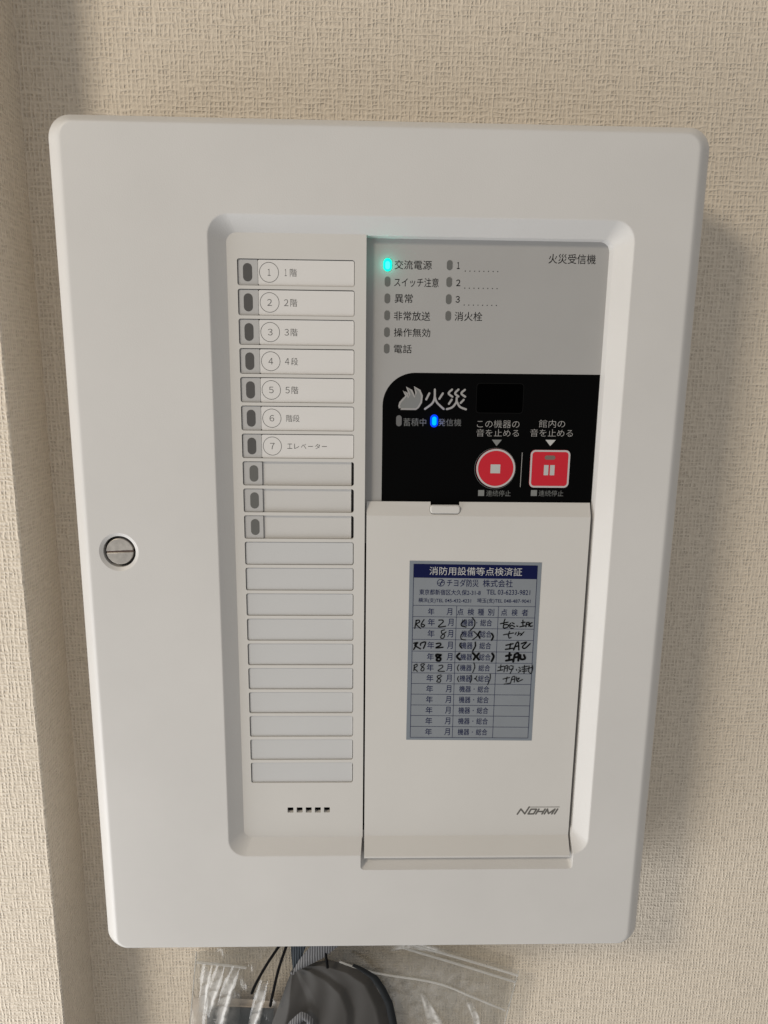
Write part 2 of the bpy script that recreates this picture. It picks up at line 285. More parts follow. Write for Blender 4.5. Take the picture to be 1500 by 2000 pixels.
def plate_with_holes(outer, holes, y0, th):
    """flat plate pierced by holes, front face at y0"""
    cu = bpy.data.curves.new("c", 'CURVE'); cu.dimensions = '2D'; cu.fill_mode = 'BOTH'; cu.extrude = th / 2
    for lp in [outer] + holes:
        s = cu.splines.new('POLY'); s.points.add(len(lp) - 1)
        for p, (x, z) in zip(s.points, lp): p.co = (x, z, 0, 1)
        s.use_cyclic_u = True
    o = bpy.data.objects.new("c", cu); COL.objects.link(o)
    bpy.context.view_layer.update()
    me = bpy.data.meshes.new_from_object(o.evaluated_get(bpy.context.evaluated_depsgraph_get()))
    bpy.data.objects.remove(o)
    bm = bmesh.new(); bm.from_mesh(me); bmesh.ops.remove_doubles(bm, verts=bm.verts, dist=0.001)
    bmesh.ops.dissolve_limit(bm, angle_limit=0.01, verts=bm.verts, edges=bm.edges)
    for v in bm.verts: v.co = Vector((v.co.x, y0 + th / 2 - v.co.z, v.co.y))
    bmesh.ops.recalc_face_normals(bm, faces=bm.faces)
    bm.to_mesh(me); bm.free(); return me
def boolean(me, cutters):
    a = bpy.data.objects.new("a", me); COL.objects.link(a); tmp = [a]
    for c in cutters:
        b = bpy.data.objects.new("b", c); COL.objects.link(b); tmp.append(b)
        md = a.modifiers.new("b", 'BOOLEAN'); md.operation = 'DIFFERENCE'; md.object = b; md.solver = 'EXACT'
    bpy.context.view_layer.update()
    r = bpy.data.meshes.new_from_object(a.evaluated_get(bpy.context.evaluated_depsgraph_get()))
    for t in tmp: bpy.data.objects.remove(t)
    return r
def join(ms):
    V, F = [], []
    for me in ms:
        k = len(V); V += [v.co.copy() for v in me.vertices]; F += [tuple(k + i for i in p.vertices) for p in me.polygons]
    return mesh(V, F)
def text_mesh(items, y, weight=0.0, step=0.0):
    """items: (string, x0, z_top, x1, z_bottom): flat print filling that box"""
    out = []
    for i, (s, x0, zt, x1, zb) in enumerate(items):
        cu = bpy.data.curves.new("t", 'FONT'); cu.body = s; cu.resolution_u = 3; cu.offset = weight
        o = bpy.data.objects.new("t", cu); COL.objects.link(o); bpy.context.view_layer.update()
        me = bpy.data.meshes.new_from_object(o.evaluated_get(bpy.context.evaluated_depsgraph_get()))
        bpy.data.objects.remove(o)
        xs = [v.co.x for v in me.vertices]; zs = [v.co.y for v in me.vertices]
        ax, bx, az, bz = min(xs), max(xs), min(zs), max(zs)
        sx = (x1 - x0) / (bx - ax); sz = (zt - zb) / max(bz - az, 1e-6)
        for v in me.vertices: v.co = Vector((x0 + (v.co.x - ax) * sx, y - i * step, zb + (v.co.y - az) * sz))
        if me.polygons[0].normal.y > 0: me.flip_normals()
        out.append(me)
    return join(out)
def smooth(pts, k=6):
    if len(pts) < 3: return list(pts)
    P = [pts[0]] + list(pts) + [pts[-1]]; out = []
    for i in range(1, len(P) - 2):
        a, b, c, d = [Vector(q) for q in P[i - 1:i + 3]]
        for j in range(k):
            t = j / k
            out.append(0.5 * ((2 * b) + (c - a) * t + (2 * a - 5 * b + 4 * c - d) * t * t + (3 * b - a - 3 * c + d) * t ** 3))
    out.append(Vector(pts[-1])); return [tuple(q) for q in out]
def stroke_mesh(strokes, w, y, step=0.003, curved=True, taper=0.0):
    """flat pen strokes with round ends"""
    out = []
    for si, s in enumerate(strokes):
        p = [Vector(q) for q in (smooth(s) if curved else s)]
        V, F = [], []; yy = y - si * step
        n = len(p)
        for i, q in enumerate(p):
            d = (p[min(i + 1, n - 1)] - p[max(i - 1, 0)]).normalized(); nn = Vector((-d.y, d.x))
            ww = w / 2 * (1 - taper * (i / max(n - 1, 1)))
            for e in (-1, 1): V.append((q.x + nn.x * ww * e, yy, q.y + nn.y * ww * e))
        for i in range(n - 1): F.append((2 * i, 2 * i + 1, 2 * i + 3, 2 * i + 2))
        for end, sg in ((0, -1), (n - 1, 1)):
            q = p[end]; d = (p[min(end + 1, n - 1)] - p[max(end - 1, 0)]).normalized() * sg
            ww = w / 2 * (1 - taper * (end / max(n - 1, 1)))
            a0 = math.atan2(d.y, d.x) - math.pi / 2; k0 = len(V)
            for k in range(7):
                a = a0 + math.pi * k / 6; V.append((q.x + ww * math.cos(a), yy, q.y + ww * math.sin(a)))
            F.append(tuple(range(k0, k0 + 7)))
        me = mesh(V, F)
        bm = bmesh.new(); bm.from_mesh(me)
        for f in bm.faces:
            f.normal_update()
            if f.normal.y > 0: f.normal_flip()
        bm.to_mesh(me); bm.free(); out.append(me)
    return join(out)
def tube(points, r, n=8, curved=True):
    p = [Vector(q) for q in (smooth(points) if curved else points)]
    rings = []
    for i, q in enumerate(p):
        d = (p[min(i + 1, len(p) - 1)] - p[max(i - 1, 0)]).normalized()
        u = d.cross(Vector((0, 1, 0)));  u = u.normalized() if u.length > 1e-6 else Vector((1, 0, 0))
        v = d.cross(u)
        rings.append([tuple(q + (u * math.cos(2 * math.pi * k / n) + v * math.sin(2 * math.pi * k / n)) * r) for k in range(n)])
    return loft(rings, cap0=True, cap1=True)
def dome(loop, cx, cz, y0, y1):
    """lens standing proud of its plate: from y0 (plate) to y1 (front), edge rounded"""
    rs = []
    for t in (0, 30, 60, 90):
        f = 1 - 0.35 * (1 - math.cos(math.radians(t))); y = y0 + (y1 - y0) * math.sin(math.radians(t))
        rs.append([(cx + (x - cx) * f, y, cz + (z - cz) * f) for x, z in loop])
    return loft(rs, cap1=True, cap0=True)
# ================================================================ the setting
YW = 60.0
w_ = finish("wall", box(-194.7, 760, YW, YW + 60, -560, 700), WALLPAPER, angle=None); w_["kind"] = "structure"
p_ = finish("pillar", box(-520, -194.7, 16.0, YW + 60, -560, 700), WALLPAPER, angle=30, bevel=1.2, segs=3); p_["kind"] = "structure"

# ================================================================ the panel
panel = empty("fire_alarm_panel", (0, YW, -230), "off-white wall-mounted fire alarm control panel with zone list, grey display and lower cover", "alarm panel")
finish("cabinet", box(-155, 155, 21, YW, -225, 225), PLASTIC, panel, bevel=3)

# --- front frame: rolled outer edge, bevelled opening
def fr_ring(x0, x1, z0, z1, r, y): return [(x, y, z) for x, z in rrect(x0, x1, z0, z1, r, 8)]
rings = [fr_ring(-160, 160, -229.6, 229.6, 11, 24), fr_ring(-160, 160, -229.6, 229.6, 11, 15)]
RX, RZ, RY = 7.4, 5.0, 7.5
for ix, y in ((0, 9.0), (0.06, 8.2), (0.28, 7.3), (0.7, 6.4), (1.3, 5.55), (2.1, 4.65), (3.0, 3.75), (3.9, 2.9), (4.8, 2.1), (5.6, 1.42), (6.4, 0.84), (7.1, 0.42), (7.8, 0.14), (8.4, 0.02)):
    iz = ix * 0.62
    rings.append(fr_ring(-160 + ix, 160 - ix, -229.6 + iz, 229.6 - iz, 11 - iz * 0.9, y))
rings.append(fr_ring(-150.8, 150.8, -223.6, 223.6, 5, 0))
OX0, OX1, OZ0, OZ1 = -84.3, 123.55, -163.9, 184.85
rings.append(fr_ring(OX0 - 0.8, OX1 + 0.8, OZ0 - 0.8, OZ1 + 0.8, 10.8, 0))
for k in range(4):
    t = k / 3
    rings.append(fr_ring(OX0 - 0.5 + 0.9 * t, OX1 + 0.5 - 0.9 * t, OZ0 - 0.5 + 0.9 * t, OZ1 + 0.5 - 0.9 * t, 10.5 - 0.9 * t, 0.45 * t * t))
rings.append(fr_ring(-76.6, 116.2, -156.0, 177.6, 5, 6.0))
rings.append(fr_ring(-75.0, 115.9, -154.4, 177.2, 5, 6.3))
rings.append(fr_ring(-74.6, 114.3, -154.0, 176.2, 5, 12))
rings.append(fr_ring(-74.6, 114.3, -154.0, 176.2, 5, 24))
fm = loft(rings, closed=True)
notch = loft([[(x, -1.0, z) for x, z in rrect(-8.7, 115.6, -174.9, -150, 2.2, 6)], [(x, 0.0, z) for x, z in rrect(-8.7, 115.6, -173.6, -150, 2.2, 6)],
              [(x, 4.5, z) for x, z in rrect(-8.1, 115.0, -170.3, -150, 2.2, 6)], [(x, 9.5, z) for x, z in rrect(-7.9, 114.8, -162.0, -150, 2.2, 6)]], cap0=True, cap1=True)
LX, LZ = -136.4, 16.9
cone = loft([[(x, y, z) for x, z in circle(LX, LZ, r, 64)] for r, y in ((11.5, -0.6), (10.3, 0), (8.45, 1.05), (8.45, 30))], cap0=True, cap1=True)
fm = boolean(fm, [notch, cone])
finish("front_frame", fm, PLASTIC, panel, angle=28, wn=True)

lock = finish("door_lock", loft([[(x, y, z) for x, z in circle(LX, LZ, r, 48)] for r, y in ((8.42, 5.0), (7.0, 5.0), (7.0, 9), (8.42, 9))], closed=True), DARKMET, panel)
core = join([prism([(LX + x, LZ + z) for x, z in pts], 1.3, 9) for pts in (
    [(7.05 * math.cos(a), max(0.55, 7.05 * math.sin(a))) for a in [math.radians(4.4 + 171.2 * k / 24) for k in range(25)]],
    [(7.05 * math.cos(a), min(-0.55, 7.05 * math.sin(a))) for a in [math.radians(184.4 + 171.2 * k / 24) for k in range(25)]])])
for v in core.vertices:
    x, z = v.co.x - LX, v.co.z - LZ; a = math.radians(2); v.co.x = LX + x * math.cos(a) - z * math.sin(a); v.co.z = LZ + x * math.sin(a) + z * math.cos(a)
finish("lock_core", core, NICKEL, lock, bevel=0.25)
a = math.radians(2)
finish("lock_slot", prism([(LX + x * math.cos(a) - z * math.sin(a), LZ + x * math.sin(a) + z * math.cos(a)) for x, z in ((6.9, .54), (-6.9, .54), (-6.9, -.54), (6.9, -.54))], 2.0, 9), SLOTM, lock)

# --- inner chassis behind the openings
finish("chassis", box(-80, 118, 13.5, 20, -160, 180), GAP, panel)

# --- zone panel with its twenty windows and five sound slots
PITCH = 14.41; ZT0 = 165.5; WH = 12.75; WX0, WX1 = -71.6, -13.45
wins = [(ZT0 - PITCH * i - WH, ZT0 - PITCH * i) for i in range(20)]
zp_out = [(-7.6, 178.6), *[(-77.6 + 5 - 5 * math.sin(math.radians(90 * k / 6)), 178.6 - 5 + 5 * math.cos(math.radians(90 * k / 6))) for k in range(7)],
          *[(-77.6 + 5 - 5 * math.cos(math.radians(90 * k / 6)), -157.0 + 5 - 5 * math.sin(math.radians(90 * k / 6))) for k in range(7)], (-7.6, -157.0)]
holes = [rrect(WX0, WX1, a, b, 1.1, 4) for a, b in wins] + [rrect(-51.15 + 5.26 * k, -47.75 + 5.26 * k, -140.15, -136.8, 0.1, 1) for k in range(5)]
zpanel = finish("zone_panel", plate_with_holes(zp_out, holes, 6.0, 2.6), PLASTIC_IN, panel, angle=30, bevel=0.28, wn=True)
finish("panel_edge", box(-8.6, -7.62, 8.55, 13.5, -157, 178.4), PLASTIC_IN, zpanel)
finish("sound_grille_backing", box(-53, -24, 11.5, 12.5, -143, -134), GAP, zpanel)

NUM = ["１", "２", "３", "４", "５", "６", "７"]
FLOOR = ["１階", "２階", "３階", "４段", "５階", "階段", "エレベーター"]
for i, (z0, z1) in enumerate(wins):
    zm = (z0 + z1) / 2
    lb = ["for the first floor", "for the second floor", "for the third floor", "for the fourth floor", "for the fifth floor", "for the stairs", "for the elevator"][i] if i < 7 else None
    g = 0.38; jx = random.uniform(-.08, .08)
    if i < 7:
        win = finish("zone_window", prism(rrect(-61.35, WX1 - 0.25, z0 + 0.12, z1 - 0.32 + jx, 0.8, 4), 6.6, 8.5), CARD_WHITE, panel, bevel=0.1)
        win["label"] = "lettered white zone card " + lb
    elif i < 10:
        win = finish("zone_window", prism(rrect(-61.35, WX1 - 1.35 + jx, z0 + 0.12, z1 - 0.15, 0.1, 1), 7.5, 9.0), CARD_BEIGE, panel, bevel=0.1)
    else:
        win = finish("zone_window", prism(rrect(WX0 + 0.28, WX1 - 0.28 + jx, z0 + 0.15, z1 - 0.3, 1.0, 4), 6.7, 8.5), CARD_GREY, panel, bevel=0.15)
    finish("window_backing", box(WX0 - 1, WX1 + 1, 9.2, 9.9, z0 - .6, z1 + .6), GAP if 7 <= i < 10 else SEAM, win)
    if i < 10:
        finish("lens_plate", prism(rrect(WX0 + 0.3, -61.5, z0 + 0.15, z1 - 0.28, 0.5, 3), 6.7, 8.5), LENS_GREY, win, bevel=0.1)
        lx = -66.6 if i < 7 else -65.9
        finish("indicator_lamp", prism(stadium(lx, zm - 0.1, 4.5, 8.7), 6.62, 7.4), LAMP_DARK if i < 7 else LAMP_GREY, win, bevel=0.12)
    if i < 7:
        cx = -55.95
        finish("number_ring", ring(circle(cx, zm, 4.85), circle(cx, zm, 4.62), 6.55), INK_GREY, win)
        w1 = 0.7 if i == 0 else 1.15
        items = [(NUM[i], cx - w1, zm + 1.6, cx + w1, zm - 1.6)]
        if i < 5:
            items += [(FLOOR[i][0], -48.7 + (0.5 if i == 0 else 0), zm + 1.6, -48.7 + (1.5 if i == 0 else 2.1), zm - 1.6), (FLOOR[i][1], -45.6, zm + 1.85, -42.2, zm - 1.85)]
        elif i == 5: items += [("階段", -48.5, zm + 1.8, -41.7, zm - 1.8)]
        else: items += [(ch, -48.2 + 3.6 * k, zm + (1.3 if ch != "ー" else 0.15), -45.6 + 3.6 * k, zm - (1.3 if ch != "ー" else 0.15)) for k, ch in enumerate("エレベーター")]
        finish("zone_number", text_mesh(items[:1], 6.54, -0.008), INK_GREY, win, angle=None)
        finish("lettering", text_mesh(items[1:], 6.54, -0.008), INK_GREY, win, angle=None)

# --- display
YD = 10.0
disp_loop = [(-12, 12.0), (116.5, 12.0), (116.5, 176.9), (-12, 176.9)]
disp_loop = [(-12, 178), (-12, 20), (115.0, 20), (115.0, 178)]
disp = finish("display_panel", prism(list(reversed(disp_loop)), YD, 12.5), FILM, panel)
arc = [(1.3 + 17 - 17 * math.sin(math.radians(90 * k / 14)), 111.0 - 17 + 17 * math.cos(math.radians(90 * k / 14))) for k in range(15)]
finish("black_field", sheet([(114.6, 111.1)] + arc + [(1.3, 25), (114.6, 25)], YD - 0.05), BLACK, disp, angle=None)
# the frame's rounded corner liner at the upper right of the display
finish("window_outline", ring(rrect(50.2, 75.1, 90.6, 106.2, 1.8, 5), rrect(50.5, 74.8, 90.9, 105.9, 1.6, 5), YD - 0.1), mat("dark_outline", (0.006, 0.006, 0.006), 0.5, spec=0.05), disp, angle=None)
finish("digit_window", sheet(rrect(50.5, 74.8, 90.9, 105.9, 1.6, 5), YD - 0.1), BLACKER, disp, angle=None)

LED1 = [164.1, 156.0, 147.8, 139.5, 131.2, 123.0]; LED2 = [164.35, 156.2, 147.85, 139.65]
NAMES = [("交流電源", 6.6, 166.4, 25.3, 162.0), ("スイッチ注意", 6.5, 158.0, 29.0, 153.6), ("異常", 6.85, 150.1, 16.0, 145.7), ("非常放送", 6.6, 141.6, 25.1, 137.1),
         ("操作無効", 6.7, 133.3, 25.3, 129.0), ("電話", 6.8, 125.1, 16.0, 120.8), ("１", 38.0, 165.9, 39.4, 162.6), ("２", 37.85, 157.5, 40.0, 154.3), ("３", 37.85, 149.5, 39.95, 146.2),
         ("消火栓", 37.6, 141.8, 51.75, 137.3), ("火災受信機", 84.25, 170.6, 108.25, 165.9)]
for w_ in NAMES: finish("lettering", text_mesh([w_], YD - 0.06, 0.012 if w_[0] in "１２３" else 0.0), INK_BLACK, disp, angle=None)
for z in (161.65, 153.4, 145.15):
    finish("dotted_line", join([sheet(circle(42.3 + 2.35 * k, z, 0.26, 10), YD - 0.06) for k in range(8)]), INK_BLACK, disp, angle=None)
for z in LED1[1:]: finish("indicator_lamp", prism(stadium(3.1, z, 2.85, 4.85), YD - 0.12, YD + 0.3), LAMP_GREY, disp, bevel=0.06)
for z in LED2: finish("indicator_lamp", prism(stadium(34.3, z, 2.85, 4.85), YD - 0.12, YD + 0.3), LAMP_GREY, disp, bevel=0.06)
g_ = finish("indicator_lamp", dome(stadium(3.05, 164.1, 4.5, 6.6), 3.05, 164.1, YD + 0.1, YD - 0.75), GREEN_ON, disp); g_["label"] = "green power lamp, lit"
finish("lamp_core", prism(stadium(3.05, 163.8, 2.3, 3.8), YD - 0.8, YD - 0.6), GREEN_HOT, disp)

# black field: fire sign, lamps, keys
YB = YD - 0.1
flame = finish("flame_sign", sheet(FLAME, YB), INK_MID, disp, angle=None)
finish("flame_outline", stroke_mesh([FLAME + [FLAME[0]]], 0.92, YB - 0.04, curved=False), INK_LIGHT, disp, angle=None)
finish("fire_lettering", stroke_mesh(KASAI, 1.05, YB - 0.04), INK_LIGHT, disp, angle=None)
finish("indicator_lamp", prism(stadium(10.0, 86.2, 2.9, 5.7), YB - 0.1, YD + .3), LAMP_BLACKFIELD, disp, bevel=0.06)
b_ = finish("indicator_lamp", dome(stadium(28.5, 86.3, 4.2, 6.8), 28.5, 86.3, YD + 0.1, YD - 0.65), BLUE_ON, disp); b_["label"] = "blue call point lamp, lit"
finish("lamp_core", prism(stadium(28.5, 86.3, 2.3, 4.6), YD - 0.7, YD - 0.5), BLUE_HOT, disp)
for w_ in [("蓄積中", 12.4, 87.6, 24.3, 83.5), ("発信機", 30.7, 87.5, 42.8, 83.7), ("連続停止", 57.5, 49.6, 70.7, 46.4), ("連続停止", 85.8, 49.8, 99.2, 46.6)]: finish("lettering", text_mesh([w_], YB - 0.03, -0.010), INK_MID, disp, angle=None)
for w_ in [("この機器の", 51.2, 87.1, 73.6, 83.0), ("音を止める", 51.0, 82.3, 73.5, 78.4), ("館内の", 83.9, 87.5, 97.8, 83.4), ("音を止める", 79.6, 82.6, 102.2, 78.6)]: finish("lettering", text_mesh([w_], YB - 0.03, -0.010), INK_LIGHT, disp, angle=None)
finish("arrow_mark", sheet([(64.65, 76.75), (59.4, 76.75), (61.95, 73.4)], YB - 0.03), INK_MID, disp, angle=None)
finish("arrow_mark", sheet([(93.4, 76.95), (87.85, 76.95), (90.6, 73.7)], YB - 0.03), INK_SILVER, disp, angle=None)
finish("divider_line", sheet([(76.0, 70.1), (75.7, 70.1), (75.55, 51.5), (75.85, 51.5)], YB - 0.03), INK_LIGHT, disp, angle=None)
finish("square_mark", sheet([(56.4, 49.7), (53.15, 49.7), (53.15, 46.5), (56.4, 46.5)], YB - 0.03), INK_MID, disp, angle=None)
finish("square_mark", sheet([(84.9, 49.9), (81.6, 49.9), (81.6, 46.7), (84.9, 46.7)], YB - 0.03), INK_MID, disp, angle=None)

k1 = finish("stop_key", prism(circle(62.0, 61.5, 10.45, 64), YD - 0.45, YD), RED, panel, bevel=0.25); k1["label"] = "round red stop key"
finish("key_rim", ring(circle(62.0, 61.5, 10.4, 64), circle(62.0, 61.5, 9.45, 64), YD - 0.5), RIMW, k1, angle=None)
finish("key_gap", ring(circle(61.75, 61.35, 11.05, 64), circle(61.75, 61.35, 10.92, 64), YB - 0.03), INK_MID, k1, angle=None)
finish("stop_symbol", sheet([(64.4, 63.65), (59.2, 63.65), (59.2, 58.9), (64.4, 58.9)], YD - 0.5), INK_SILVER, k1, angle=None)
k2 = finish("pause_key", prism(rrect(80.3, 101.6, 51.3, 71.6, 2.6, 8), YD - 0.45, YD), RED, panel, bevel=0.25); k2["label"] = "square red pause key"
finish("key_rim", ring(rrect(80.35, 101.55, 51.35, 71.55, 2.6, 8), rrect(81.3, 100.6, 52.3, 70.6, 1.7, 8), YD - 0.5), RIMW, k2, angle=None)
finish("key_lamp", sheet(stadium(90.75, 67.55, 5.7, 2.3), YD - 0.5), mat("unlit_key_lamp", (0.17, 0.12, 0.105), 0.4), k2, angle=None)
for x in (87.8, 91.1): finish("pause_bar", sheet([(x + 2.45, 63.55), (x, 63.55), (x, 58.05), (x + 2.45, 58.05)], YD - 0.5), INK_SILVER, k2, angle=None)

# --- lower cover
prof = [(9.6, 43.1), (9.4, 43.3), (9.1, 43.2), (6.1, 36.3), (6.0, 35.8), (6.0, -155.2), (5.9, -155.7), (0.4, -164.6), (0.25, -165.2), (0.3, -165.9), (0.7, -166.4), (9.6, -166.4)]
CX0, CX1 = -6.6, 113.7
cov = loft([[(x, y, z) for y, z in prof] for x in (CX0, CX1)], cap0=True, cap1=True)
cut = loft([[(x, y, z) for x, z in rrect(27.1, 43.6, 36.9, 50, 2.0, 6)] for y in (0, 8.4)], cap0=True, cap1=True)
cut2 = loft([[(x, y, z) for x, z in rrect(27.6, 43.1, 41.3, 50, 0.3, 2)] for y in (7.0, 14)], cap0=True, cap1=True)
cov = boolean(cov, [cut, cut2])
cover = finish("lower_cover", cov, PLASTIC_IN, panel, angle=30, bevel=0.3, wn=True)
finish("pull_tab", prism(rrect(27.3, 43.4, 37.2, 41.9, 1.6, 6), 6.3, 9.0), PLASTIC_IN, cover, bevel=0.7, segs=3)
S = 0.52
def sl(xb, h): return (xb + S * h, -142.0 + h)
H = 3.75
logo = [[sl(82.75, 0.2), sl(82.95, H - 0.2)], [sl(82.95, H - 0.2), sl(87.0, 0.4)], [sl(87.0, 0.4), sl(87.1, H + 1.1)],
        [sl(89.0, .35), sl(89.0, H - .35)], [sl(89.0, H - .35), sl(92.2, H - .35)], [sl(92.2, H - .35), sl(92.2, .35)], [sl(92.2, .35), sl(89.0, .35)],
        [sl(93.6, .3), sl(93.6, H - .3)], [sl(93.6, H / 2), sl(97.1, H / 2)], [sl(97.2, .3), sl(97.2, H - .3)],
        [sl(98.6, .3), sl(98.6, H - .3)], [sl(98.6, H - .4), sl(100.9, .5)], [sl(100.9, .5), sl(103.0, H - .4)], [sl(103.0, H - .3), sl(103.0, .3)],
        [sl(104.6, .3), sl(104.6, H - .3)]]
finish("maker_logo", join([stroke_mesh(logo, 0.95, 5.95, curved=False), stroke_mesh([[sl(87.1, H + 1.05), sl(104.9, H + 1.05)]], 0.36, 5.95, curved=False)]), LOGO, cover, angle=None)

# --- inspection sticker on the cover
YS = 6.0
def tl(p):  # the sticker sits a little crooked
    return (p[0], p[1] - 0.0093 * (p[0] - 19.2))
def quad(x0, x1, z0, z1): return [tl((x1, z1)), tl((x0, z1)), tl((x0, z0)), tl((x1, z0))]
stk = finish("inspection_sticker", prism(quad(16.85, 88.75, -94.1, 11.4), YS - 0.10, YS + 0.05), STICKER, panel, angle=None)
stk["label"] = "silver blue inspection record sticker with handwritten dates"
finish("record_field", sheet(quad(19.1, 86.45, -92.5, 9.7), YS - 0.13), STICK_IN, stk, angle=None)
finish("title_band", sheet(quad(19.25, 86.45, 1.95, 9.7), YS - 0.16), NAVY_BAND, stk, angle=None)
rowz = [-13.8, -20.3, -26.85, -33.5, -40.4, -47.05, -53.3, -59.7, -66.1, -72.65, -79.1, -85.8, -92.5]
lines = [quad(19.1, 86.45, z - .11, z + .11) for z in rowz] + [quad(x - .11, x + .11, -92.5, -13.8) for x in (43.1, 66.15)] + [quad(x - .12, x + .12, -92.5, 9.7) for x in (19.1, 86.45)]
finish("ruled_lines", join([sheet(q, YS - 0.18 - 0.003 * k) for k, q in enumerate(lines)]), INK_NAVY, stk, angle=None)
def tilt(me):
    for v in me.vertices: v.co.z -= 0.0093 * (v.co.x - 19.2)
    return me
finish("title_lettering", tilt(text_mesh([("消防用設備等点検済証", 27.7, 8.25, 78.2, 3.6)], YS - 0.2)), INK_SILVER, stk, angle=None)
it = [("チヨダ防災", 37.35, 1.4, 54.7, -2.9), ("株式会社", 57.0, 1.4, 73.4, -2.9), ("東京都新宿区大久保2-31-8", 22.4, -4.55, 56.0, -7.75), ("TEL 03-6233-9821", 59.2, -4.3, 83.2, -7.15),
      ("横浜(支)TEL 045-432-4231", 22.0, -9.5, 50.9, -12.5), ("埼玉(支)TEL 048-487-9041", 54.2, -9.3, 83.6, -12.3)]
def zx(X): return 17.08 + (X / 5 - 21) * 0.2793   # position along the sticker's header
for ch, a, b in (("年", 290, 352), ("月", 474, 528), ("点", 577, 640), ("検", 680, 745), ("種", 780, 843), ("別", 880, 943), ("点", 1010, 1072), ("検", 1115, 1175), ("者", 1215, 1280)):
    x0 = zx(a); x1 = zx(b); it.append((ch, x0, -15.3, x1, -19.2))
for k in range(1, 12):
    zm = (rowz[k] + rowz[k + 1]) / 2 + 0.15
    it += [("年", 27.5, zm + 2.1, 31.35, zm - 2.1), ("月", 38.5, zm + 2.1, 41.6, zm - 2.1), ("機器", 46.1, zm + 2.0, 52.7, zm - 2.0), ("総合", 56.5, zm + 2.0, 63.0, zm - 2.0), ("・", 54.2, zm + .3, 54.8, zm - .3)]
for w_ in [it[0:2], it[2:4], it[4:6], it[6:15]] + [it[15 + 5 * k:20 + 5 * k] for k in range(11)]:
    finish("printed_lettering", tilt(text_mesh(w_, YS - 0.2, 0.004)), INK_NAVY, stk, angle=None)
em = [ring(circle(34.05, -0.75, 2.1), circle(34.05, -0.75, 1.78), YS - 0.2), stroke_mesh([[(32.1, -1.1), (36.0, -0.5)], [(33.3, -2.5), (34.9, 1.0)], [(34.1, -2.6), (34.0, -0.75), (35.4, 0.5)]], 0.3, YS - 0.21, curved=False)]
finish("company_emblem", tilt(join(em)), INK_NAVY, stk, angle=None)
finish("handwriting", join([stroke_mesh(s, w * 1.12, YS - 0.26 - 0.12 * 0.1 * k, 0.0015) for k, (w, s) in enumerate(HAND)]), PEN, stk, angle=None)

# ================================================================ things hanging below the panel
def lerp(poly, t):
    k = t * (len(poly) - 1); i = min(int(k), len(poly) - 2); f = k - i
    return tuple(a + (b - a) * f for a, b in zip(poly[i], poly[i + 1]))
def grid(nu, nv, fn):
    V = [fn(u / nu, v / nv) for v in range(nv + 1) for u in range(nu + 1)]
    F = [(v * (nu + 1) + u, v * (nu + 1) + u + 1, (v + 1) * (nu + 1) + u + 1, (v + 1) * (nu + 1) + u) for v in range(nv) for u in range(nu)]
    return mesh(V, F)
TOP = [(-118.2, -271.3), (-84.9, -266.2), (-44.9, -254.9), (5.3, -258.0), (40.1, -267.7), (99.4, -288.6)]
BOT = [(-137.1, -433.3), (-92.1, -437.4), (-40.8, -439.4), (10.4, -438.4), (41.2, -437.4), (74.0, -435.3)]
def film(y0, amp, seed):
    rnd = random.Random(seed); ph = [rnd.uniform(0, 6.28) for _ in range(8)]
    def f(u, v):
        x0, z0 = lerp(TOP, u); x1, z1 = lerp(BOT, u)
        x = x0 + (x1 - x0) * v; z = z0 + (z1 - z0) * v
        e = math.sin(math.pi * u) ** 0.6
        y = y0 + amp * e * (math.sin(x * 0.10 + z * 0.05 + ph[0]) + 0.6 * math.sin(x * 0.23 - z * 0.11 + ph[1]) + 0.5 * math.sin(z * 0.16 + x * 0.07 + ph[2]) + 0.25 * math.sin(x * 0.5 + z * 0.3 + ph[3]))
        return (x, y, z)
    return grid(90, 60, f)
bag = empty("zip_bag", (-15, 50, -435), "clear plastic zip bag hanging below the panel behind the grey pouch", "plastic bag")
finish("front_film", film(46, 1.0, 3), CLEAR, bag, angle=180)
finish("back_film", film(57, 0.5, 5), CLEAR_BACK, bag, angle=180)
for p in ([(20.7, 45, -264.2), (98.9, 45, -291.4)], [(18.6, 45, -267.9), (96.8, 45, -296.4)]):
    m_ = ((p[0][0] + p[1][0]) / 2, 44.4, (p[0][2] + p[1][2]) / 2 + 0.8)
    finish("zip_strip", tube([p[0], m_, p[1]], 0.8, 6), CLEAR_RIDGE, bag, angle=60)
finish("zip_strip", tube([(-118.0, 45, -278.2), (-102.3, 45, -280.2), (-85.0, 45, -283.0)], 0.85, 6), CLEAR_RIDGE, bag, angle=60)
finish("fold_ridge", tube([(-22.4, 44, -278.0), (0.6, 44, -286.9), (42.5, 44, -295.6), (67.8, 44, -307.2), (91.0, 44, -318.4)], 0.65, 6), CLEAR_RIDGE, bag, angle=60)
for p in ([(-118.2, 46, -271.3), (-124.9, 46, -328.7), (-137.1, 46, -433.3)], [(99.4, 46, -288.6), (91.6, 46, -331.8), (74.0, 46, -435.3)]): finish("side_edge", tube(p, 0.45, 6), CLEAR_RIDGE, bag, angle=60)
def uvs(me, nu, nv):
    uv = me.uv_layers.new(name="UVMap")
    for l in me.loops:
        uv.data[l.index].uv = ((l.vertex_index % (nu + 1)) / nu, (l.vertex_index // (nu + 1)) / nv)
    return me
def strip_f(pl, pr, y, amp, nu=8, nv=16, fr=1.0):
    def f(u, v):
        a = lerp(pl, v); b = lerp(pr, v)
        return (a[0] + (b[0] - a[0]) * u, y + amp * math.sin(u * 9 * fr + v * 6) , a[1] + (b[1] - a[1]) * u)
    return uvs(grid(nu, nv, f), nu, nv)
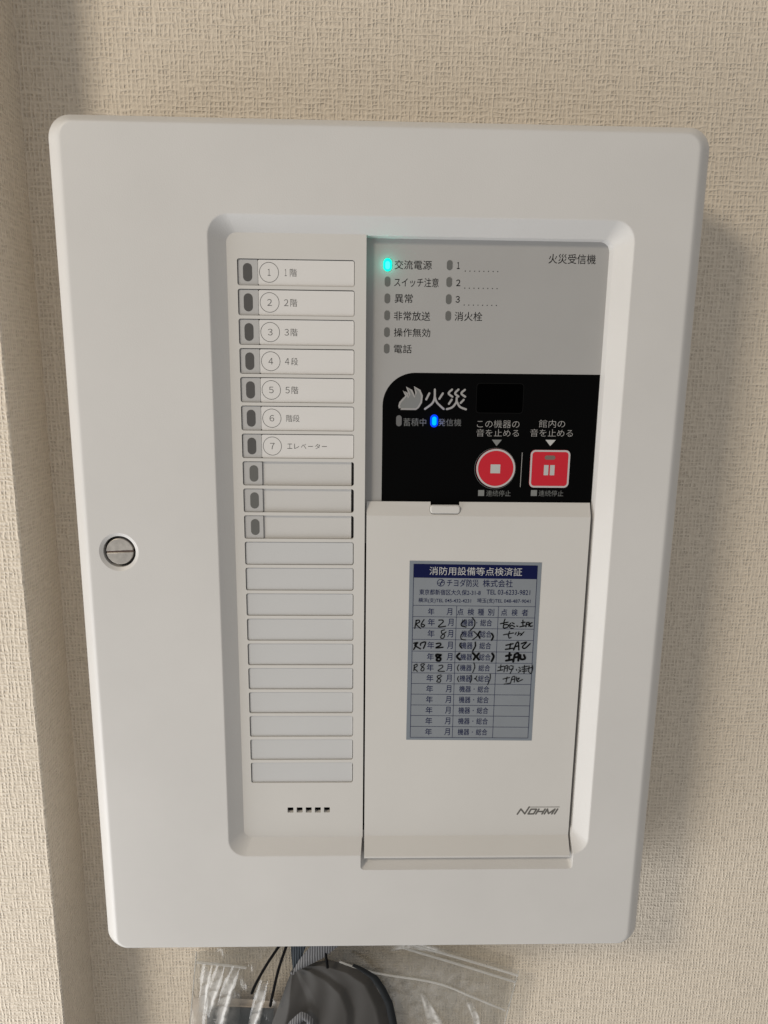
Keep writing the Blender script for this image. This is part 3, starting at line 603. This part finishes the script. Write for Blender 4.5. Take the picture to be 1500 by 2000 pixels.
for a_, c_ in (([(30.9, -302.1), (34.0, -313.4), (38.1, -332.8), (44.3, -356.4)], [(34.5, -303.1), (41.2, -314.4), (52.5, -333.4), (60.7, -356.4)]), ([(-115.6, -278.5), (-116.7, -300.0), (-120.8, -328.7)], [(-107.4, -279.5), (-110.5, -300.0), (-107.4, -328.7)]), ([(-106.4, -279.5), (-112.6, -302.1), (-114.6, -320.5)], [(-99.2, -280.6), (-103.3, -302.1), (-108.5, -321.6)]), ([(-96.2, -280.6), (-103.3, -302.1), (-111.5, -346.2)], [(-89.0, -281.6), (-94.1, -302.1), (-103.3, -346.2)]), ([(-77.7, -291.8), (-82.8, -316.4), (-89.0, -346.2)], [(-70.5, -292.9), (-74.6, -316.4), (-80.8, -346.2)]), ([(61.7, -308.2), (67.8, -322.6), (74.0, -346.2)], [(67.8, -310.3), (74.0, -323.6), (79.1, -346.2)]), ([(10.4, -271.3), (24.8, -268.3), (45.3, -273.4)], [(12.5, -266.2), (30.9, -263.1), (53.5, -271.3)])):
    finish("painted_highlight", strip_f(a_, c_, 44.2, 0.5), CREASE, bag, angle=60)  # hazy strips standing in for highlights on the wrinkled film
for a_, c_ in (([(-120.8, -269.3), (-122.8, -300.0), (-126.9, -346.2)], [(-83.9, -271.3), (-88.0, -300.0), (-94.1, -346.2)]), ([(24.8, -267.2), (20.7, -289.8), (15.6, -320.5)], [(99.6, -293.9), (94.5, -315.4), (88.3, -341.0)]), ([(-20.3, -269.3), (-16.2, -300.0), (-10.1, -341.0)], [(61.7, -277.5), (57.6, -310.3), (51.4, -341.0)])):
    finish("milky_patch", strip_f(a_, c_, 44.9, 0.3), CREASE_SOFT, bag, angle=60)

pp = finish("paper_sheet", grid(12, 10, lambda u, v: (-124.0 + u * 120 - v * 10, 54 + 0.8 * math.sin(u * 6), -315.6 - u * 8.0 - v * 100)), PAPER, angle=180)
pp.modifiers.new("t", 'SOLIDIFY').thickness = 0.0003
pp["label"] = "cream paper sheet inside the clear bag, behind the slate booklet"; pp["category"] = "paper"
bk = empty("booklet", (-95, 48, -412), "dark slate booklet inside the left side of the clear bag", "booklet")
finish("cover", prism([(-67.9, -321.0), (-113.4, -318.4), (-120, -413), (-75, -415)], 49.4, 50.2), BOOK, bk)
finish("page_block", prism([(-68.9, -322.0), (-112.8, -319.4), (-119, -412), (-76, -414)], 50.2, 52.4), PAPER, bk)
finish("lettering", text_mesh([("マ", -110.0, -328.4, -106.6, -332.4)], 49.34), mat("white_print", (0.7, 0.7, 0.7), 0.6), bk, angle=None)

pouch = empty("drawstring_pouch", (-25, 44, -415), "grey nylon pouch with charcoal trim gathered in front of the clear bag", "pouch")
PL = [(-53.7, -283.0), (-58.0, -295.0), (-63.3, -311.5), (-69, -328), (-84, -400)]
PR = [(-53.3, -282.5), (-30.5, -277.8), (-12.8, -282.5), (-0.2, -291), (8.4, -310.5), (13.2, -329), (16, -400)]
KEYS = [(0, 0.02), (0.09, 0.24), (0.25, 0.17), (0.33, 0.24), (0.60, 0.30), (0.67, 0.17), (0.90, 0.21), (0.95, 0.10), (1.0, 0.0)]
def ridge(u):
    for (a, p), (c, s) in zip(KEYS, KEYS[1:]):
        if u <= c:
            f = (u - a) / (c - a); return p + (s - p) * f
    return 0
def pf(u, v):
    v = v ** 1.5
    a = lerp(PL, v); b = lerp(PR, v)
    x = a[0] + (b[0] - a[0]) * u; z = a[1] + (b[1] - a[1]) * u
    d = 14 * (1 - math.exp(-math.hypot(x + 53.7, z + 283) / 26))
    bend = 0.07 * math.sin(v * 6 + 1.0) * math.sin(math.pi * u)
    y = 45.5 - d * (ridge(min(1, max(0, u + bend))) * 2.0 + 0.05 * math.sin(u * 23 + v * 11) * math.sin(math.pi * u))
    return (x, y, z)
finish("pouch_body", grid(80, 60, pf), POUCH, pouch, angle=75)
tr = [(-14.0, 40, -276.5), (-8, 39.6, -279.5), (0.3, 39.3, -285.5), (6, 39.3, -295), (11, 39.5, -307), (14.6, 39.8, -326), (16, 41, -395)]
def tf(u, v):
    p = lerp(tr, v); w = 1.2 + 1.9 * min(1, v * 3)
    return (p[0] - (u - 0.5) * 2 * w * 0.8, p[1] - 1.2 * math.sin(math.pi * u), p[2] - (u - 0.5) * 1.6)
finish("trim_band", grid(6, 40, tf), POUCH_TRIM, pouch, angle=180)
def ribbon(center, widths, y, curl): 
    def f(u, v):
        p = lerp(center, v); w = lerp([(q,) for q in widths], v)[0]
        q = lerp(center, min(1, v + .02)); r = lerp(center, max(0, v - .02)); d = Vector((q[0] - r[0], q[1] - r[1])).normalized()
        return (p[0] - d.y * w * (u - .5), y - curl * math.sin(math.pi * u) , p[1] + d.x * w * (u - .5))
    return grid(8, 20, f)
finish("ribbon", ribbon([(-53.6, -280.5), (-46, -272.5), (-37, -264.5), (-27, -255)], [0.8, 7.5, 12.5, 13.0], 38, 1.5), RIBBON, pouch, angle=180)
finish("ribbon", ribbon([(-52.5, -279), (-50.8, -270), (-48.5, -254)], [2.0, 7.0, 12.5], 39.6, 0.3), RIBBON_NAVY, pouch, angle=180)
finish("ribbon", ribbon([(-57.5, -331), (-53.5, -320), (-47, -313), (-42.3, -317), (-41, -332)], [5, 6.5, 6.5, 5, 4], 36.8, 1.5), RIBBON, pouch, angle=180)
finish("knot", tube([(-54.6, 37.6, -279.2), (-53.0, 36.8, -279.8), (-51.8, 37.4, -278.6)], 0.9, 8), RIBBON, pouch, angle=60)
for pts in ([(-54, 38, -246), (-61.6, 38, -259.1), (-70.7, 37.6, -274.3), (-77.7, 37.4, -288.2), (-80.6, 37.2, -295.4)], [(-53, 38.4, -246), (-56.9, 38.2, -259.1), (-62.3, 37.8, -276.4), (-65.9, 37.4, -292.4), (-68.6, 37.2, -305.7)], [(-33, 38, -248), (-32.1, 38, -259.4), (-30.2, 38, -276.8)]):
    finish("drawstring", tube(pts, 0.95, 8), CORD, pouch, angle=60)
